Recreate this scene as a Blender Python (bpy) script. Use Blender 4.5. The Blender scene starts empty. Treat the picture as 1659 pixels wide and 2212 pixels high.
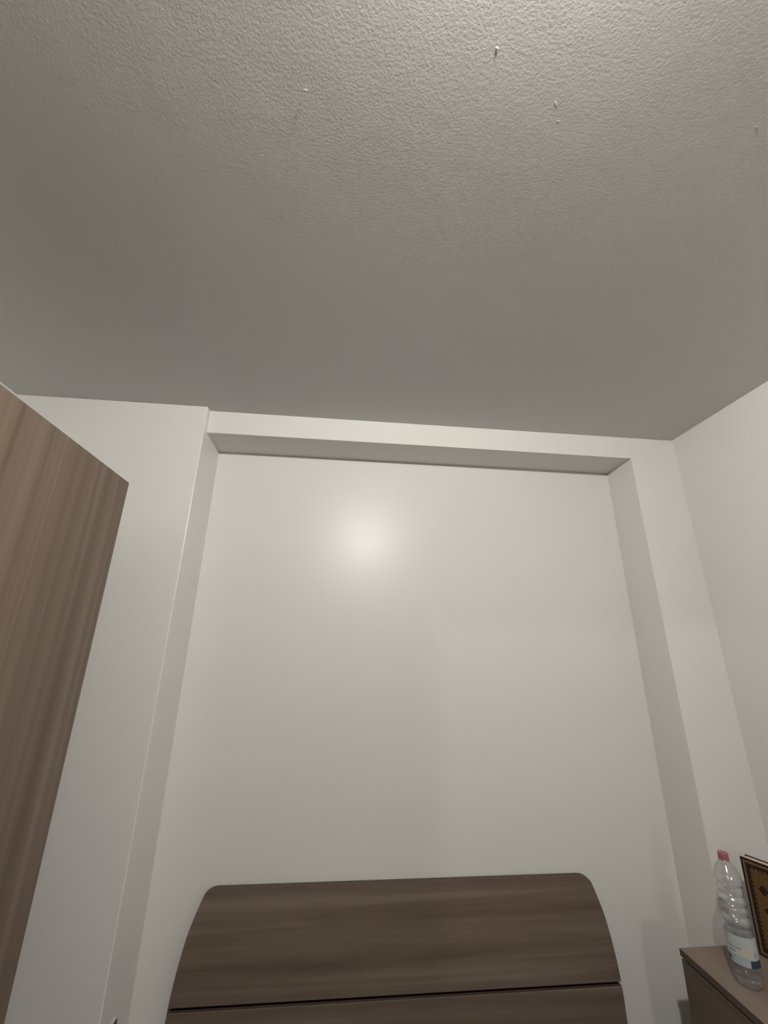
import bpy, bmesh, math, random
from mathutils import Vector, Matrix

C = bpy.context.scene.collection
PI = math.pi

# ------------------------------------------------------------------ camera
cam_data = bpy.data.cameras.new('camera')
cam_data.sensor_fit = 'HORIZONTAL'
cam_data.sensor_width = 36.0
cam_data.lens = 36.0 * 874.34 / 1659.0
cam_data.clip_start = 0.02
cam = bpy.data.objects.new('camera', cam_data)
C.objects.link(cam)
pitch, yaw, roll = 0.3221, -0.0927, 0.0155


def _rot():
    cy, sy = math.cos(yaw), math.sin(yaw)
    cp, sp = math.cos(pitch), math.sin(pitch)
    cr, sr = math.cos(roll), math.sin(roll)
    Rz = Matrix(((cy, sy, 0), (-sy, cy, 0), (0, 0, 1)))
    Rx = Matrix(((1, 0, 0), (0, cp, sp), (0, -sp, cp)))
    B = Matrix(((1, 0, 0), (0, 0, -1), (0, 1, 0)))
    Rr = Matrix(((cr, -sr, 0), (sr, cr, 0), (0, 0, 1)))
    return Rr @ B @ Rx @ Rz


_M = _rot()
_mw = Matrix((_M[0], -Vector(_M[1]), -Vector(_M[2]))).transposed().to_4x4()
_mw.translation = (0.0, 0.0, 1.75)
cam.matrix_world = _mw
bpy.context.scene.camera = cam

# ------------------------------------------------------------------ world, lights, exposure
world = bpy.data.worlds.new('world')
world.use_nodes = True
world.node_tree.nodes['Background'].inputs[0].default_value = (0.02, 0.022, 0.025, 1)
world.node_tree.nodes['Background'].inputs[1].default_value = 0.3
bpy.context.scene.world = world

LAMP = (0.177, -0.12, 2.745)       # bulb of the bedroom's ceiling lamp
LAMP_STRENGTH = 4000.0
HALL = (0.188, -3.74, 2.20)       # corridor lamp beyond the open door
HALL_STRENGTH = 4200.0

vs = bpy.context.scene.view_settings
vs.view_transform = 'Standard'
vs.look = 'None'
vs.gamma = 1.0
vs.use_curve_mapping = False
vs.exposure = 0.0


# ------------------------------------------------------------------ materials
def new_mat(name):
    m = bpy.data.materials.new(name)
    m.use_nodes = True
    nt = m.node_tree
    return m, nt, nt.nodes, nt.links, nt.nodes['Principled BSDF']


def set_spec(b, v):
    b.inputs['Specular IOR Level'].default_value = v


def paint_mat(name, col, rough, spec, noise_scale, bump_dist, bump_strength, wave=0.0, tint=0.03, big=0.0):
    m, nt, N, L, b = new_mat(name)
    tc = N.new('ShaderNodeTexCoord')
    n1 = N.new('ShaderNodeTexNoise')
    n1.inputs['Scale'].default_value = 1.7
    n1.inputs['Detail'].default_value = 3
    L.new(tc.outputs['Object'], n1.inputs['Vector'])
    ramp = N.new('ShaderNodeValToRGB')
    ramp.color_ramp.elements[0].position = 0.3
    ramp.color_ramp.elements[1].position = 0.7
    ramp.color_ramp.elements[0].color = (col[0] * (1 - tint * .6), col[1] * (1 - tint), col[2] * (1 - tint * .8), 1)
    ramp.color_ramp.elements[1].color = (col[0], col[1] * (1 + tint * .3), col[2], 1)
    L.new(n1.outputs['Fac'], ramp.inputs['Fac'])
    L.new(ramp.outputs['Color'], b.inputs['Base Color'])
    b.inputs['Roughness'].default_value = rough
    set_spec(b, spec)
    n2 = N.new('ShaderNodeTexNoise')
    n2.inputs['Scale'].default_value = noise_scale
    n2.inputs['Detail'].default_value = 4
    n2.inputs['Roughness'].default_value = 0.6
    L.new(tc.outputs['Object'], n2.inputs['Vector'])
    h = n2.outputs['Fac']
    if big:
        n3 = N.new('ShaderNodeTexNoise')
        n3.inputs['Scale'].default_value = 7.0
        n3.inputs['Detail'].default_value = 2
        L.new(tc.outputs['Object'], n3.inputs['Vector'])
        mx = N.new('ShaderNodeMath')
        mx.operation = 'MULTIPLY_ADD'
        mx.inputs[1].default_value = big
        L.new(n3.outputs['Fac'], mx.inputs[0])
        L.new(h, mx.inputs[2])
        h = mx.outputs[0]
    bp = N.new('ShaderNodeBump')
    bp.inputs['Strength'].default_value = bump_strength
    bp.inputs['Distance'].default_value = bump_dist
    L.new(h, bp.inputs['Height'])
    L.new(bp.outputs['Normal'], b.inputs['Normal'])
    return m


def wood_mat(name, dark, mid, light, axis, across=11.0, along=0.45, rough=0.5, spec=0.3, seed=0.0):
    """laminate with broad soft bands and fine pores running along one axis"""
    m, nt, N, L, b = new_mat(name)
    tc = N.new('ShaderNodeTexCoord')
    mp = N.new('ShaderNodeMapping')
    sc = [across, across, across]
    sc[axis] = along
    mp.inputs['Scale'].default_value = sc
    mp.inputs['Location'].default_value = (seed, seed * 1.7, seed * 0.6)
    L.new(tc.outputs['Object'], mp.inputs['Vector'])
    n1 = N.new('ShaderNodeTexNoise')
    n1.inputs['Scale'].default_value = 1.0
    n1.inputs['Detail'].default_value = 3.0
    n1.inputs['Roughness'].default_value = 0.55
    n1.inputs['Distortion'].default_value = 0.4
    L.new(mp.outputs['Vector'], n1.inputs['Vector'])
    mp2 = N.new('ShaderNodeMapping')
    sc2 = [across * 9] * 3
    sc2[axis] = along * 8
    mp2.inputs['Scale'].default_value = sc2
    L.new(tc.outputs['Object'], mp2.inputs['Vector'])
    n2 = N.new('ShaderNodeTexNoise')
    n2.inputs['Scale'].default_value = 1.0
    n2.inputs['Detail'].default_value = 2.0
    L.new(mp2.outputs['Vector'], n2.inputs['Vector'])
    mix = N.new('ShaderNodeMath')
    mix.operation = 'MULTIPLY_ADD'
    mix.inputs[1].default_value = 0.16
    L.new(n2.outputs['Fac'], mix.inputs[0])
    L.new(n1.outputs['Fac'], mix.inputs[2])
    ramp = N.new('ShaderNodeValToRGB')
    e = ramp.color_ramp.elements
    e[0].position = 0.36
    e[0].color = (*dark, 1)
    e[1].position = 0.80
    e[1].color = (*light, 1)
    k = e.new(0.57)
    k.color = (*mid, 1)
    L.new(mix.outputs[0], ramp.inputs['Fac'])
    L.new(ramp.outputs['Color'], b.inputs['Base Color'])
    b.inputs['Roughness'].default_value = rough
    set_spec(b, spec)
    bp = N.new('ShaderNodeBump')
    bp.inputs['Strength'].default_value = 0.08
    bp.inputs['Distance'].default_value = 0.0006
    L.new(n2.outputs['Fac'], bp.inputs['Height'])
    L.new(bp.outputs['Normal'], b.inputs['Normal'])
    return m


def plain_mat(name, col, rough=0.5, spec=0.4, metallic=0.0, var=0.08, scale=30.0):
    m, nt, N, L, b = new_mat(name)
    tc = N.new('ShaderNodeTexCoord')
    n = N.new('ShaderNodeTexNoise')
    n.inputs['Scale'].default_value = scale
    n.inputs['Detail'].default_value = 3
    L.new(tc.outputs['Object'], n.inputs['Vector'])
    r = N.new('ShaderNodeValToRGB')
    r.color_ramp.elements[0].position = 0.3
    r.color_ramp.elements[1].position = 0.7
    r.color_ramp.elements[0].color = (*[c * (1 - var) for c in col], 1)
    r.color_ramp.elements[1].color = (*[min(1, c * (1 + var)) for c in col], 1)
    L.new(n.outputs['Fac'], r.inputs['Fac'])
    L.new(r.outputs['Color'], b.inputs['Base Color'])
    b.inputs['Roughness'].default_value = rough
    b.inputs['Metallic'].default_value = metallic
    set_spec(b, spec)
    return m


def emit_mat(name, col, strength):
    m, nt, N, L, b = new_mat(name)
    b.inputs['Base Color'].default_value = (*col, 1)
    b.inputs['Emission Color'].default_value = (*col, 1)
    b.inputs['Emission Strength'].default_value = strength
    return m


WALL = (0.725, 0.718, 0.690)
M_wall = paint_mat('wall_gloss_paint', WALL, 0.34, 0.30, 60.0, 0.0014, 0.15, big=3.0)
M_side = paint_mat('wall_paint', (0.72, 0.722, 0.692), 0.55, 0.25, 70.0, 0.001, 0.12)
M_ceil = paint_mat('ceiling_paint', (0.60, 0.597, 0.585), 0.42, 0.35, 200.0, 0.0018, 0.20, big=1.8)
M_front = paint_mat('low_bounce_wall_paint', (0.22, 0.205, 0.19), 0.6, 0.2, 70.0, 0.001, 0.12)  # dark tone made up for the unseen walls, to cut bounced light
M_floor = plain_mat('floor_tile', (0.13, 0.105, 0.085), 0.35, 0.4, var=0.15, scale=4)
M_wardrobe = wood_mat('wardrobe_laminate', (0.108, 0.078, 0.057), (0.158, 0.118, 0.089), (0.215, 0.165, 0.128), 2, across=22.0, along=0.30, seed=2.3)
M_wardrobe_edge = wood_mat('wardrobe_edge_band', (0.115, 0.080, 0.060), (0.140, 0.099, 0.076), (0.165, 0.117, 0.09), 2, across=13, along=0.3, seed=5.1)
M_head = wood_mat('headboard_laminate', (0.112, 0.083, 0.062), (0.156, 0.119, 0.091), (0.212, 0.168, 0.132), 0, across=17.0, along=0.7, seed=1.1)
M_head_edge = wood_mat('headboard_edge_band', (0.07, 0.05, 0.036), (0.085, 0.06, 0.045), (0.10, 0.072, 0.054), 0, across=17.0, along=0.7, seed=3)
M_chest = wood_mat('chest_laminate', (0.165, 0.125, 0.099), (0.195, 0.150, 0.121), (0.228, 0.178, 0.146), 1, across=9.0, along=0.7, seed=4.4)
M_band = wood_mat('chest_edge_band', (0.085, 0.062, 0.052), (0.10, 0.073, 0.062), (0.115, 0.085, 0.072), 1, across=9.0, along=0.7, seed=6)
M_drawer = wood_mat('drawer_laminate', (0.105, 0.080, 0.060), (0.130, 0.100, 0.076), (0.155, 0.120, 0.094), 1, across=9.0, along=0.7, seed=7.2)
M_gap = plain_mat('dark_joint', (0.016, 0.010, 0.008), 0.8, 0.1)
M_metal = plain_mat('brushed_metal', (0.55, 0.54, 0.52), 0.35, 0.5, metallic=1.0)
M_fabric = plain_mat('bedding_fabric', (0.12, 0.115, 0.11), 0.9, 0.1, scale=80)
M_white = plain_mat('white_plastic', (0.72, 0.71, 0.68), 0.4, 0.4, var=0.03)
M_plate = plain_mat('pale_grey_plate', (0.50, 0.50, 0.48), 0.5, 0.3, var=0.03)
M_grey = plain_mat('dark_grey_plastic', (0.045, 0.043, 0.040), 0.45, 0.3)
M_door = wood_mat('door_laminate', (0.30, 0.24, 0.18), (0.36, 0.29, 0.22), (0.42, 0.34, 0.27), 2, across=9, along=0.4, seed=9)
M_bulb = emit_mat('lamp_bulb_glow', (1.0, 0.965, 0.91), LAMP_STRENGTH)
M_hall = emit_mat('corridor_bulb_glow', (1.0, 0.955, 0.91), HALL_STRENGTH)
M_cap = plain_mat('pink_red_cap', (0.31, 0.105, 0.115), 0.45, 0.4)
M_label_white = plain_mat('label_white', (0.42, 0.45, 0.45), 0.4, 0.4, var=0.10, scale=45)
M_label_blue = plain_mat('label_pale_blue', (0.33, 0.39, 0.42), 0.4, 0.4, var=0.12, scale=60)
M_label_navy = plain_mat('label_navy', (0.030, 0.045, 0.075), 0.4, 0.4)
M_label_beige = plain_mat('label_beige', (0.47, 0.43, 0.35), 0.4, 0.4)
M_label_grey = plain_mat('label_grey_marks', (0.20, 0.24, 0.27), 0.4, 0.4)
M_cover = plain_mat('book_cover_dark', (0.018, 0.010, 0.008), 0.45, 0.4)
M_cover_line = plain_mat('book_tan_line', (0.15, 0.105, 0.07), 0.5, 0.3)
M_orange = plain_mat('book_orange_line', (0.12, 0.040, 0.012), 0.5, 0.3)
M_gold = plain_mat('book_gold_ground', (0.105, 0.060, 0.015), 0.42, 0.5, var=0.30, scale=110)
M_pages = plain_mat('book_pages', (0.62, 0.50, 0.38), 0.85, 0.1, var=0.1, scale=200)

m, nt, N, L, b = new_mat('clear_plastic')
N.remove(b)
tc = N.new('ShaderNodeTexCoord')
nz = N.new('ShaderNodeTexNoise')
nz.inputs['Scale'].default_value = 55
nz.inputs['Detail'].default_value = 1.5
L.new(tc.outputs['Object'], nz.inputs['Vector'])
bp = N.new('ShaderNodeBump')
bp.inputs['Strength'].default_value = 0.35
bp.inputs['Distance'].default_value = 0.003
L.new(nz.outputs['Fac'], bp.inputs['Height'])
tr = N.new('ShaderNodeBsdfTransparent')
tr.inputs['Color'].default_value = (0.91, 0.915, 0.92, 1)
gl = N.new('ShaderNodeBsdfGlossy')
gl.inputs['Roughness'].default_value = 0.14
L.new(bp.outputs['Normal'], gl.inputs['Normal'])
df = N.new('ShaderNodeBsdfDiffuse')
df.inputs['Color'].default_value = (0.55, 0.56, 0.57, 1)
lw = N.new('ShaderNodeLayerWeight')
lw.inputs['Blend'].default_value = 0.5
L.new(bp.outputs['Normal'], lw.inputs['Normal'])
pw = N.new('ShaderNodeMath')
pw.operation = 'POWER'
pw.inputs[1].default_value = 5.0
L.new(lw.outputs['Facing'], pw.inputs[0])
fr = N.new('ShaderNodeMath')
fr.operation = 'MULTIPLY_ADD'
fr.inputs[1].default_value = 0.6
fr.inputs[2].default_value = 0.13
L.new(pw.outputs[0], fr.inputs[0])
m1 = N.new('ShaderNodeMixShader')
m1.inputs[0].default_value = 0.10
L.new(tr.outputs[0], m1.inputs[1])
L.new(df.outputs[0], m1.inputs[2])
m2 = N.new('ShaderNodeMixShader')
L.new(fr.outputs[0], m2.inputs[0])
L.new(m1.outputs[0], m2.inputs[1])
L.new(gl.outputs[0], m2.inputs[2])
L.new(m2.outputs[0], N['Material Output'].inputs['Surface'])
M_clear = m


# ------------------------------------------------------------------ mesh helpers
def add_box(bm, lo, hi, bevel=0.0, seg=2, mat=0):
    vs_ = [bm.verts.new((x, y, z)) for x in (lo[0], hi[0]) for y in (lo[1], hi[1]) for z in (lo[2], hi[2])]
    idx = [(0, 1, 3, 2), (4, 6, 7, 5), (0, 4, 5, 1), (2, 3, 7, 6), (0, 2, 6, 4), (1, 5, 7, 3)]
    fs = [bm.faces.new([vs_[i] for i in f]) for f in idx]
    for f in fs:
        f.material_index = mat
    if bevel > 0:
        es = list({e for f in fs for e in f.edges})
        bmesh.ops.bevel(bm, geom=es, offset=bevel, segments=seg, profile=0.5, affect='EDGES')


def add_lathe(bm, prof, n=48, cap_top=False, cap_bottom=False, flute=None):
    rings = []
    for r, z in prof:
        ring = []
        for i in range(n):
            a = 2 * PI * i / n
            rr = r * (1 + (flute(a, z) if flute else 0))
            ring.append(bm.verts.new((rr * math.cos(a), rr * math.sin(a), z)))
        rings.append(ring)
    for a_, b_ in zip(rings, rings[1:]):
        for i in range(n):
            j = (i + 1) % n
            bm.faces.new((a_[i], a_[j], b_[j], b_[i]))
    if cap_bottom:
        bm.faces.new(list(reversed(rings[0])))
    if cap_top:
        bm.faces.new(rings[-1])
    return rings


def add_prism(bm, pts, axis, lo, hi, bevel=0.0, side_mat=0):
    """outline given as 2D points, extruded along an axis (0,1,2)"""
    def v(p, t):
        q = [p[0], p[1]]
        q.insert(axis, t)
        return bm.verts.new(q)
    A = [v(p, lo) for p in pts]
    B = [v(p, hi) for p in pts]
    fa = bm.faces.new(A)
    fb = bm.faces.new(list(reversed(B)))
    n = len(pts)
    for i in range(n):
        j = (i + 1) % n
        f = bm.faces.new((A[j], A[i], B[i], B[j]))
        f.material_index = side_mat
    if bevel > 0:
        es = list(set(fa.edges) | set(fb.edges))
        bmesh.ops.bevel(bm, geom=es, offset=bevel, segments=3, profile=0.5, affect='EDGES')


def obj(name, bm, mats, parent=None, smooth=False, label=None, loc=None):
    bmesh.ops.recalc_face_normals(bm, faces=bm.faces[:])
    me = bpy.data.meshes.new(name)
    bm.to_mesh(me)
    bm.free()
    for m_ in (mats if isinstance(mats, (list, tuple)) else [mats]):
        me.materials.append(m_)
    if smooth:
        for p in me.polygons:
            p.use_smooth = True
    o = bpy.data.objects.new(name, me)
    C.objects.link(o)
    if parent:
        o.parent = parent
    if label:
        o['label'] = label
    if loc is not None:
        o.location = loc
    return o


def box_obj(name, lo, hi, mat, parent=None, bevel=0.0, label=None, seg=2):
    bm = bmesh.new()
    add_box(bm, lo, hi, bevel, seg)
    return obj(name, bm, mat, parent, label=label)


def thing(name, label, cat, loc, rotz=0.0):
    o = bpy.data.objects.new(name, None)
    o.empty_display_size = 0.1
    C.objects.link(o)
    o.location = loc
    o.rotation_euler = (0, 0, rotz)
    o['label'] = label
    o['category'] = cat
    return o


def struct(name, bm, mat, label, cat, smooth=False):
    o = obj(name, bm, mat, smooth=smooth)
    o['kind'] = 'structure'
    o['label'] = label
    o['category'] = cat
    return o


# ------------------------------------------------------------------ room shell
XL, XR = -1.468, 1.636
YF = 1.700            # face of the beam and the right pier
YC = 1.666            # face of the left pier, standing a little further out
YN = 1.896            # bottom of the recess
YR = -2.04            # wall with the door
ZC = 2.776            # ceiling
ZB = 2.662            # underside of the beam
NL, NR = -0.655, 1.391   # sides of the recess
HX0, HX1, HY = -0.9, 1.636, -4.4

bm = bmesh.new()
add_box(bm, (XL - .1, HY - .1, -.12), (XR + .1, 2.02, 0))
struct('floor', bm, M_floor, 'beige tiled bedroom floor under the bed', 'floor')

# ceiling: a slightly wavy plastered underside on a slab
random.seed(4)
bm = bmesh.new()
nx, ny = 120, 150
ws = [(random.uniform(1.5, 5.5), random.uniform(1.5, 5.5), random.uniform(0, 6.28), random.uniform(.0003, .0009)) for _ in range(9)]
grid = []
for j in range(ny + 1):
    row = []
    y = YR + (1.95 - YR) * j / ny
    for i in range(nx + 1):
        x = XL - .05 + (XR - XL + .1) * i / nx
        dz = sum(a * math.sin(u * x + v * y * (1 if k % 2 else -1) + p) for k, (u, v, p, a) in enumerate(ws))
        fade = min(1, (YF - y) / .35) if y < YF else 0
        fade = max(0, min(fade, (x - XL) / .3, (XR - x) / .3))
        row.append(bm.verts.new((x, y, ZC + dz * fade)))
    grid.append(row)
for j in range(ny):
    for i in range(nx):
        bm.faces.new((grid[j][i], grid[j + 1][i], grid[j + 1][i + 1], grid[j][i + 1]))
add_box(bm, (XL - .1, HY - .1, ZC + .012), (XR + .1, 2.02, ZC + .13))
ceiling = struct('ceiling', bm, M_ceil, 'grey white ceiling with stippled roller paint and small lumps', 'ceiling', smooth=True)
# small lumps of plaster caught under the paint


def on_ceiling(px, py):
    q = _M.transposed() @ Vector(((px - 829.5) / 874.34, (py - 1106) / 874.34, 1))
    t = (ZC - 1.75) / q.z
    return q.x * t, q.y * t


lumps = [(0.229, 0.407, .005, .003, .6), (0.391, 0.497, .005, .003, .3), (0.373, 0.471, .011, .005, .8),
         (0.801, 0.464, .006, .003, .5), (0.771, 0.676, .017, .004, .5), (0.742, 0.658, .010, .007, 1.9),
         (0.524, 0.438, .009, .005, .7), (-0.120, 0.502, .006, .003, .2)]
base = bmesh.new()
bmesh.ops.create_icosphere(base, subdivisions=1, radius=1.0)
lump_me = bpy.data.meshes.new('plaster_lump')
base.to_mesh(lump_me)
base.free()
lump_me.materials.append(M_ceil)
for p in lump_me.polygons:
    p.use_smooth = True
for x, y, a, b_, rz in lumps:
    o = bpy.data.objects.new('plaster_lump', lump_me)
    C.objects.link(o)
    o.parent = ceiling
    o.location = (x, y, ZC + .0002)
    o.scale = (a * .75, b_ * .75, .0004)
    o.rotation_euler = (0, 0, rz)

bm = bmesh.new()
add_box(bm, (NL - .3, YN, 0), (NR + .3, YN + .12, ZC))
struct('wall_back', bm, M_wall, 'glossy off white recessed wall panel behind the headboard', 'wall')

bm = bmesh.new()
add_box(bm, (XL - .1, YC, 0), (NL, YN + .12, ZC), bevel=.0035, seg=2)
struct('wall_back_left', bm, M_wall, 'off white pier left of the recess, beside the wardrobe', 'wall')

# right pier and the beam over the recess: one plastered face
bm = bmesh.new()
pts = [(NL - .01, ZB), (NR, ZB), (NR, 0), (XR + .1, 0), (XR + .1, ZC), (NL - .01, ZC)]
add_prism(bm, pts, 1, YF, YN + .12, bevel=.003)
struct('wall_back_right', bm, M_wall, 'off white right pier running on into the beam above the recess', 'wall')

bm = bmesh.new()
add_box(bm, (XL - .1, HY, 0), (XL, YN, ZC))
struct('wall_left', bm, M_side, 'off white left wall behind the tall wardrobe', 'wall')
bm = bmesh.new()
add_box(bm, (XR, HY, 0), (XR + .1, YN, ZC))
struct('wall_right', bm, M_side, 'off white right wall beside the chest of drawers', 'wall')
# wall with the doorway, behind the viewer
DX0, DX1, DZ = 0.255, 1.06, 2.10
bm = bmesh.new()
add_box(bm, (XL, YR - .1, 0), (DX0, YR, ZC))
add_box(bm, (DX1, YR - .1, 0), (XR, YR, ZC))
add_box(bm, (DX0, YR - .1, DZ), (DX1, YR, ZC))
struct('wall_front', bm, M_front, 'unseen wall darkened to cut bounce light, with an open doorway facing the bed', 'wall')
bm = bmesh.new()
add_box(bm, (XL, HY - .1, 0), (XR, HY, ZC))
struct('wall_corridor', bm, M_front, 'unseen corridor wall darkened to cut bounce light, beyond the open doorway', 'wall')
# door leaf, standing open into the room
door = thing('door_1', 'light wooden door standing open behind the viewer', 'door', (DX1, YR, 0))
door['kind'] = 'structure'
box_obj('door_leaf', (.005, .01, .01), (.045, .80, 2.07), M_door, door, .003)
bm = bmesh.new()
add_box(bm, (-.045, .72, 1.0), (.005, .74, 1.02), .003)
add_box(bm, (-.055, .62, 1.0), (-.04, .74, 1.02), .004)
obj('door_handle', bm, M_metal, door)

# ------------------------------------------------------------------ wardrobe
wx, wy, wz = -0.7346, 1.3335, 1.75 + .2996 * 1.7
wd, wl = 0.58, 1.66
w = thing('wardrobe', 'tall taupe wood grain wardrobe standing along the left wall', 'wardrobe', (wx, wy, 0))
# local axes: face of the doors at x = 0, far end at y = 0
t = .018
box_obj('side_panel', (-wd, -t, 0), (-.020, 0, wz), M_wardrobe_edge, w, .001)
box_obj('side_panel', (-wd, -wl, 0), (-.020, -wl + t, wz), M_wardrobe_edge, w, .001)
box_obj('top_panel', (-wd + .001, -wl + t, wz - t), (-.020, -t, wz), M_wardrobe, w, .001)
box_obj('bottom_panel', (-wd + .001, -wl + t, .06), (-.020, -t, .06 + t), M_wardrobe, w)
box_obj('plinth', (-.06, -wl + t, 0), (-.045, -t, .06), M_wardrobe, w)
box_obj('back_panel', (-wd + .002, -wl + t, .06 + t), (-wd + .008, -t, wz - t), M_white, w)
for k in range(2):
    yy = -(k + 1) * wl / 3
    box_obj('partition', (-wd + .01, yy - t / 2, .06 + t), (-.022, yy + t / 2, wz - t), M_wardrobe, w)
dw = wl / 3
for k in range(3):
    y1 = -k * dw - (.0 if k == 0 else .0015)
    y0 = -(k + 1) * dw + .0015
    d_ = box_obj('door', (-.019, y0, .062), (0, y1, wz), M_wardrobe, w, .0012)
    yh = y0 + .05
    bm = bmesh.new()
    add_box(bm, (.022, yh - .007, .95), (.032, yh + .007, 1.15), .003)
    add_box(bm, (0, yh - .005, .97), (.024, yh + .005, .98), .001)
    add_box(bm, (0, yh - .005, 1.12), (.024, yh + .005, 1.13), .001)
    obj('handle', bm, M_metal, d_)

# ------------------------------------------------------------------ bed
bx = 0.276
hy0, hy1 = YN - .034, YN - .012
bed = thing('bed', 'double bed with rounded wood grain headboard in two panels, set in the recess', 'bed', (bx, hy0, 0))
half = [(0.470, .804), (0.560, .802), (0.6, .800), (0.624, .797), (0.66, .793), (0.715, .784), (0.74, .779),
        (0.79, .768), (0.833, .7535), (0.857, .745), (0.885, .7335)]


def hw(z):
    for (z0, h0), (z1, h1) in zip(half, half[1:]):
        if z <= z1:
            return h0 + (h1 - h0) * (z - z0) / (z1 - z0)
    return half[-1][1]


HT = 0.9155


def head_outline(z0, z1, top=False, n=14):
    right = []
    zt = .885 if top else z1
    for k in range(n + 1):
        z = z0 + (zt - z0) * k / n
        right.append((hw(z), z))
    if top:
        r = HT - .885
        x0 = hw(.885)
        for k in range(1, 9):
            a = PI / 2 * k / 8
            right.append((x0 - .040 * (1 - math.cos(a)) - .010 * k / 8, .885 + r * math.sin(a)))
    return right + [(-x, z) for x, z in reversed(right)]


GZ = 0.5898
bm = bmesh.new()
add_prism(bm, head_outline(GZ + .0065, HT, True), 1, 0, hy1 - hy0, bevel=.0015, side_mat=1)
obj('headboard_panel', bm, [M_head, M_head_edge], bed, label='upper curved headboard panel')
bm = bmesh.new()
add_prism(bm, head_outline(.30, GZ - .0065), 1, 0, hy1 - hy0, bevel=.0015, side_mat=1)
obj('headboard_panel', bm, [M_head, M_head_edge], bed, label='lower headboard panel under the dark joint')
bm = bmesh.new()
add_prism(bm, [(x * .990, z) for x, z in head_outline(GZ - .03, GZ + .03)], 1, .013, hy1 - hy0 + .004)
obj('joint_strip', bm, M_gap, bed, label='dark recessed strip between the headboard panels')
for s in (-1, 1):
    box_obj('leg', (s * .72 - .035, .002, 0), (s * .72 + .035, hy1 - hy0, .31), M_head, bed, .002)
    box_obj('side_rail', (s * .79 - .012, -2.02, .20), (s * .79 + .012, 0, .36), M_head, bed, .002)
    box_obj('leg', (s * .77 - .03, -2.06, 0), (s * .77 + .03, -2.02, .36), M_head, bed, .002)
box_obj('foot_rail', (-.80, -2.045, .20), (.80, -2.02, .36), M_head, bed, .002)
for k in range(10):
    y = -.12 - k * .2
    box_obj('slat', (-.78, y - .035, .262), (.78, y + .035, .28), M_door, bed)
matt = thing('mattress', 'plain grey mattress lying on the bed below the headboard', 'mattress', (bx, hy0, .28))
box_obj('mattress_body', (-.775, -1.99, .0005), (.775, -.02, .18), M_fabric, matt, .03, seg=4)
bm = bmesh.new()
add_box(bm, (-.779, -1.994, .085), (.779, -.016, .095), .003)
obj('piping', bm, M_white, matt)

# ------------------------------------------------------------------ chest of drawers
cx, cyf, cz = 1.1487, 1.615, 0.825
cl = 0.92
ch = thing('chest_of_drawers', 'brown wood grain chest of drawers by the right wall, carrying the bottle', 'chest of drawers', (cx, cyf, 0))
cw = XR - .004 - cx
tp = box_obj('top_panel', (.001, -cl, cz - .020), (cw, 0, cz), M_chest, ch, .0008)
box_obj('edge_band', (0, -cl, cz - .0198), (.0012, 0, cz - .0006), M_band, tp, label='darker edge band')
box_obj('side_panel', (.019, -t, 0), (cw - .004, 0, cz - .0202), M_drawer, ch, .001)
box_obj('side_panel', (.019, -cl, 0), (cw - .004, -cl + t, cz - .0202), M_drawer, ch, .001)
box_obj('back_panel', (cw - .012, -cl + t, .05), (cw - .006, -t, cz - .021), M_drawer, ch)
box_obj('plinth', (.04, -cl + t, 0), (.055, -t, .055), M_drawer, ch)
bm = bmesh.new()
add_box(bm, (.024, -cl + t, cz - .034), (.05, -t, cz - .0204))
obj('top_rail', bm, M_gap, ch, label='dark gap under the top')
zz = cz - .0265
dh = (zz - .06) / 4
for k in range(4):
    z1 = zz - k * dh
    z0 = z1 - dh + .004
    dr = bmesh.new()
    add_box(dr, (.001, -cl + .001, z0), (.0185, -.001, z1), .0012)
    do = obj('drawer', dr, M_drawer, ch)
    bm = bmesh.new()
    zc_ = (z0 + z1) / 2
    add_box(bm, (-.026, -cl / 2 - .09, zc_ - .006), (-.016, -cl / 2 + .09, zc_ + .006), .003)
    for s in (-1, 1):
        add_box(bm, (-.018, -cl / 2 + s * .075 - .004, zc_ - .004), (.001, -cl / 2 + s * .075 + .004, zc_ + .004), .001)
    obj('handle', bm, M_metal, do)

# ------------------------------------------------------------------ bottle
bot = thing('water_bottle', 'clear ribbed plastic water bottle with pink cap and white label on the chest', 'bottle', (1.2385, 1.4575, cz + .0004))
R = .0365
prof = [(0.004, .006), (.012, .005), (.020, .002), (.026, .0), (.031, .002), (.0345, .007), (R * .99, .012), (R, .018), (R * .985, .022), (R * .90, .0255), (R * .985, .029)]
z = .032
ribs = [(.040, 1), (.048, 1)]
prof += [(R, .036), (R * .90, .0405), (R * .985, .045), (R * .985, .052)]
prof += [(R * .985, .124)]
zs = [.127 + .0025 * k for k in range(49)]
for q in zs:
    groove = sum(.13 * math.exp(-((q - g) / .0052) ** 2) for g in (.1385, .165, .190, .215, .238))
    bulge = .030 * math.cos((q - .2025) * 2 * PI / .05)
    prof.append((R * (.985 + bulge - groove), q))
prof += [(R * .975, .2505), (R * .955, .258), (R * .91, .266), (R * .82, .274), (R * .70, .282), (R * .56, .290), (R * .44, .296),
         (.0125, .300), (.0118, .304), (.0118, .312)]


def dents(a, z_):
    k = max(0.0, min(1.0, (z_ - .125) / .02)) * max(0.0, min(1.0, (.262 - z_) / .02))
    f = .030 * k * math.sin(3 * a + 60 * z_) + .012 * k * math.sin(7 * a - 90 * z_)
    if z_ < .028:
        f += -.13 * max(0.0, 1 - z_ / .028) * (0.5 + .5 * math.cos(5 * a))
    return f


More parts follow.
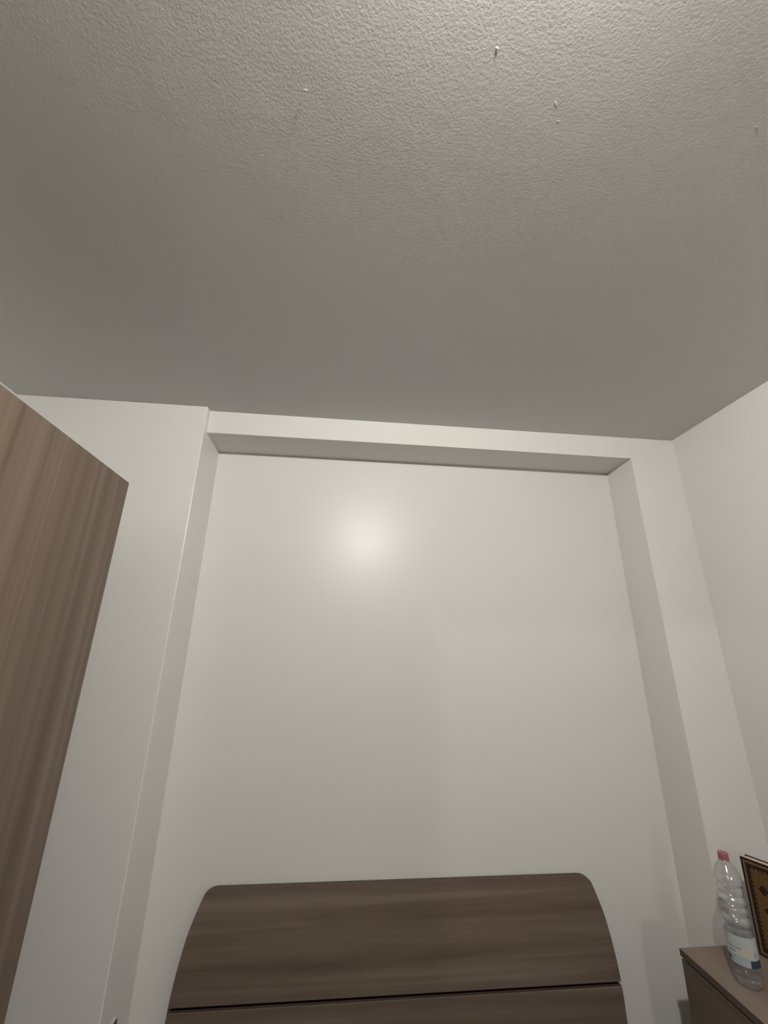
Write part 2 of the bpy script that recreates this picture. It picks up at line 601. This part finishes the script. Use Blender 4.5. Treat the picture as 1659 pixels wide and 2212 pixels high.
bm = bmesh.new()
outer = add_lathe(bm, prof, 60, flute=dents)
bm.faces.new(list(reversed(outer[0])))
obj('bottle_body', bm, M_clear, bot, smooth=True)
bm = bmesh.new()
cp = [(.0134, .3020), (.0138, .3035), (.0138, .3165), (.0130, .3190), (.010, .3198)]
add_lathe(bm, cp, 48, cap_top=True, cap_bottom=True, flute=lambda a, z_: .02 * math.cos(24 * a))
obj('cap', bm, M_cap, bot, smooth=False, label='pink red screw cap')
bm = bmesh.new()
add_lathe(bm, [(.0155, .2988), (.0155, .3005), (.0125, .3010)], 40, cap_bottom=True, cap_top=True)
obj('neck_ring', bm, M_clear, bot)
# printed label wrapped round the body; its print is flat colour on the band
bm = bmesh.new()
na, nz_ = 96, 20
LB, LT = .0535, .1225
cam_a = math.atan2(-1.4575, -1.2385)                 # the side of the bottle turned to the room
rows = []
for q in range(nz_ + 1):
    zq = LB + (LT - LB) * q / nz_
    rows.append([bm.verts.new(((R + .0004) * math.cos(2 * PI * i / na), (R + .0004) * math.sin(2 * PI * i / na), zq)) for i in range(na)])
for q in range(nz_):
    for i in range(na):
        f = bm.faces.new((rows[q][i], rows[q][(i + 1) % na], rows[q + 1][(i + 1) % na], rows[q + 1][i]))
        a = (2 * PI * (i + .5) / na - cam_a + PI) % (2 * PI) - PI     # 0 = towards the room, + = right in view
        v_ = (q + .5) / nz_
        mi = 0
        if v_ < .28:
            mi = 1
        if v_ < .25 and a > .35:
            mi = 2
        if .05 < v_ < .18 and a < -.9:
            mi = 2
        if ((a - .05) / .45) ** 2 + ((v_ - .48) / .15) ** 2 < 1:
            mi = 3
        if .55 < v_ < .62 and -.9 < a < -.1:
            mi = 4
        if .40 < v_ < .46 and -.9 < a < -.45:
            mi = 4
        if .36 < v_ < .52 and .75 < a < .92:
            mi = 4
        f.material_index = mi
obj('bottle_label', bm, [M_label_white, M_label_blue, M_label_navy, M_label_beige, M_label_grey], bot, smooth=True, label='white and pale blue paper label')

# ------------------------------------------------------------------ book
psi, phi = .379, .026
u = Vector((math.sin(psi), -math.cos(psi), 0))
nrm = Vector((math.cos(psi), math.sin(psi), 0))
up = Vector((0, 0, 1)) * math.cos(phi) + nrm * math.sin(phi)
nn = u.cross(up)
if nn.dot(nrm) < 0:
    nn = -nn
book = thing('book', 'thick book with ornate gold and dark cover standing on the chest beside the bottle', 'book', (1.386, 1.565, cz + .0012))
book.rotation_euler = Matrix((u, nn, up)).transposed().to_euler()
# local: x along the cover towards the viewer, y into the book, z up
BW, BH, BT = .185, .261, .036
box_obj('cover', (0, 0, 0), (BW, .003, BH), M_cover, book, .0008, label='front cover with gold ornament')
box_obj('cover', (0, BT - .003, 0), (BW, BT, BH), M_cover, book, .0008, label='back cover')
box_obj('spine', (BW - .003, .003, 0), (BW, BT - .003, BH), M_cover, book, .0008)
box_obj('pages', (.004, .0032, .004), (BW - .004, BT - .0032, BH - .0035), M_pages, book)


def frame_bm(i0, i1, y0, y1):
    bm_ = bmesh.new()
    add_box(bm_, (i0, y0, i0), (i1, y1, BH - i0))
    add_box(bm_, (BW - i1, y0, i0), (BW - i0, y1, BH - i0))
    add_box(bm_, (i1, y0, i0), (BW - i1, y1, i1))
    add_box(bm_, (i1, y0, BH - i1), (BW - i1, y1, BH - i0))
    return bm_


obj('border_line', frame_bm(.0065, .0115, -.0005, .0002), M_cover_line, book, label='tan border line')
obj('border_line', frame_bm(.0118, .0135, -.0005, .0002), M_orange, book, label='thin orange border line')
box_obj('gold_panel', (.020, -.0004, .020), (BW - .020, .0002, BH - .020), M_gold, book, label='mottled gold panel')
bm = bmesh.new()


def tooth(a, b_, c):
    lo_ = [bm.verts.new((p[0], -.0010, p[1])) for p in (a, b_, c)]
    hi_ = [bm.verts.new((p[0], -.0002, p[1])) for p in (a, b_, c)]
    bm.faces.new(lo_)
    bm.faces.new(hi_)
    for i in range(3):
        bm.faces.new((lo_[i], lo_[(i + 1) % 3], hi_[(i + 1) % 3], hi_[i]))


nT = 19
for k in range(nT):
    z0 = .020 + (BH - .04) * k / nT
    z1 = .020 + (BH - .04) * (k + 1) / nT
    tooth((.019, z0), (.019, z1), (.0275, (z0 + z1) / 2 - .003))
    tooth((BW - .019, z0), (BW - .019, z1), (BW - .0275, (z0 + z1) / 2))
nT = 13
for k in range(nT):
    x0 = .020 + (BW - .04) * k / nT
    x1 = .020 + (BW - .04) * (k + 1) / nT
    tooth((x0, .019), (x1, .019), ((x0 + x1) / 2, .0275))
    tooth((x0, BH - .019), (x1, BH - .019), ((x0 + x1) / 2, BH - .0275))
obj('border_teeth', bm, M_cover, book, label='dark toothed border')
bm = bmesh.new()


def rosette(x, z_, rx, rz, lobes):
    pts = []
    for k in range(36):
        a = 2 * PI * k / 36
        r_ = 1 + .14 * math.cos(lobes * a)
        pts.append((x + rx * r_ * math.cos(a), z_ + rz * r_ * math.sin(a)))
    add_prism(bm, pts, 1, -.0010, -.0002)


rosette(BW / 2, BH / 2, .046, .036, 8)
rosette(BW / 2, BH * .72, .022, .015, 6)
rosette(BW / 2, BH * .28, .022, .015, 6)
for sx in (.050, BW - .050):
    for sz in (.076, BH - .076):
        rosette(sx, sz, .011, .012, 4)
obj('medallions', bm, M_cover, book, label='dark medallions on the cover')

# ------------------------------------------------------------------ wall switch on the left side of the recess
sw = thing('wall_switch', 'small pale switch plate with dark insert low on left side of the recess', 'switch', (NL, 1.764, .585))
bm = bmesh.new()
add_box(bm, (0, -.10, -.04), (.010, 0, .062), .001)
obj('plate', bm, M_plate, sw)
box_obj('rocker', (.0098, -.096, -.034), (.0125, -.002, .0590), M_grey, sw, .001, label='dark grey insert')

# ------------------------------------------------------------------ lamps
lamp = thing('ceiling_lamp', 'bare glowing globe bulb on short ceiling fitting behind the viewer', 'lamp', (LAMP[0], LAMP[1], ZC))
bm = bmesh.new()
add_lathe(bm, [(.022, 0), (.022, -.004), (.016, -.007), (.011, -.008)], 32, cap_top=True, cap_bottom=True)
obj('canopy', bm, M_white, lamp, smooth=True)
bm = bmesh.new()
dz = ZC - LAMP[2]
add_lathe(bm, [(.012, -.010), (.012, -dz + .014)], 24, cap_top=True, cap_bottom=True)
obj('lamp_socket', bm, M_white, lamp, smooth=True)
bm = bmesh.new()
bmesh.ops.create_uvsphere(bm, u_segments=24, v_segments=14, radius=.025)
obj('bulb', bm, M_bulb, lamp, smooth=True, loc=(0, 0, -dz), label='glowing bulb')

hl = thing('pendant_lamp', 'small bare pendant bulb hanging in the corridor beyond the doorway', 'lamp', (HALL[0], HALL[1], ZC))
dz = ZC - HALL[2]
bm = bmesh.new()
add_lathe(bm, [(.045, 0), (.045, -.015), (.01, -.03)], 24, cap_top=True, cap_bottom=True)
obj('canopy', bm, M_white, hl, smooth=True)
bm = bmesh.new()
add_lathe(bm, [(.004, -.03), (.004, -dz + .07), (.012, -dz + .065), (.012, -dz + .015)], 16, cap_top=True, cap_bottom=True)
obj('cord', bm, M_white, hl, smooth=True)
bm = bmesh.new()
bmesh.ops.create_uvsphere(bm, u_segments=20, v_segments=12, radius=.018)
obj('bulb', bm, M_hall, hl, smooth=True, loc=(0, 0, -dz), label='glowing bulb')
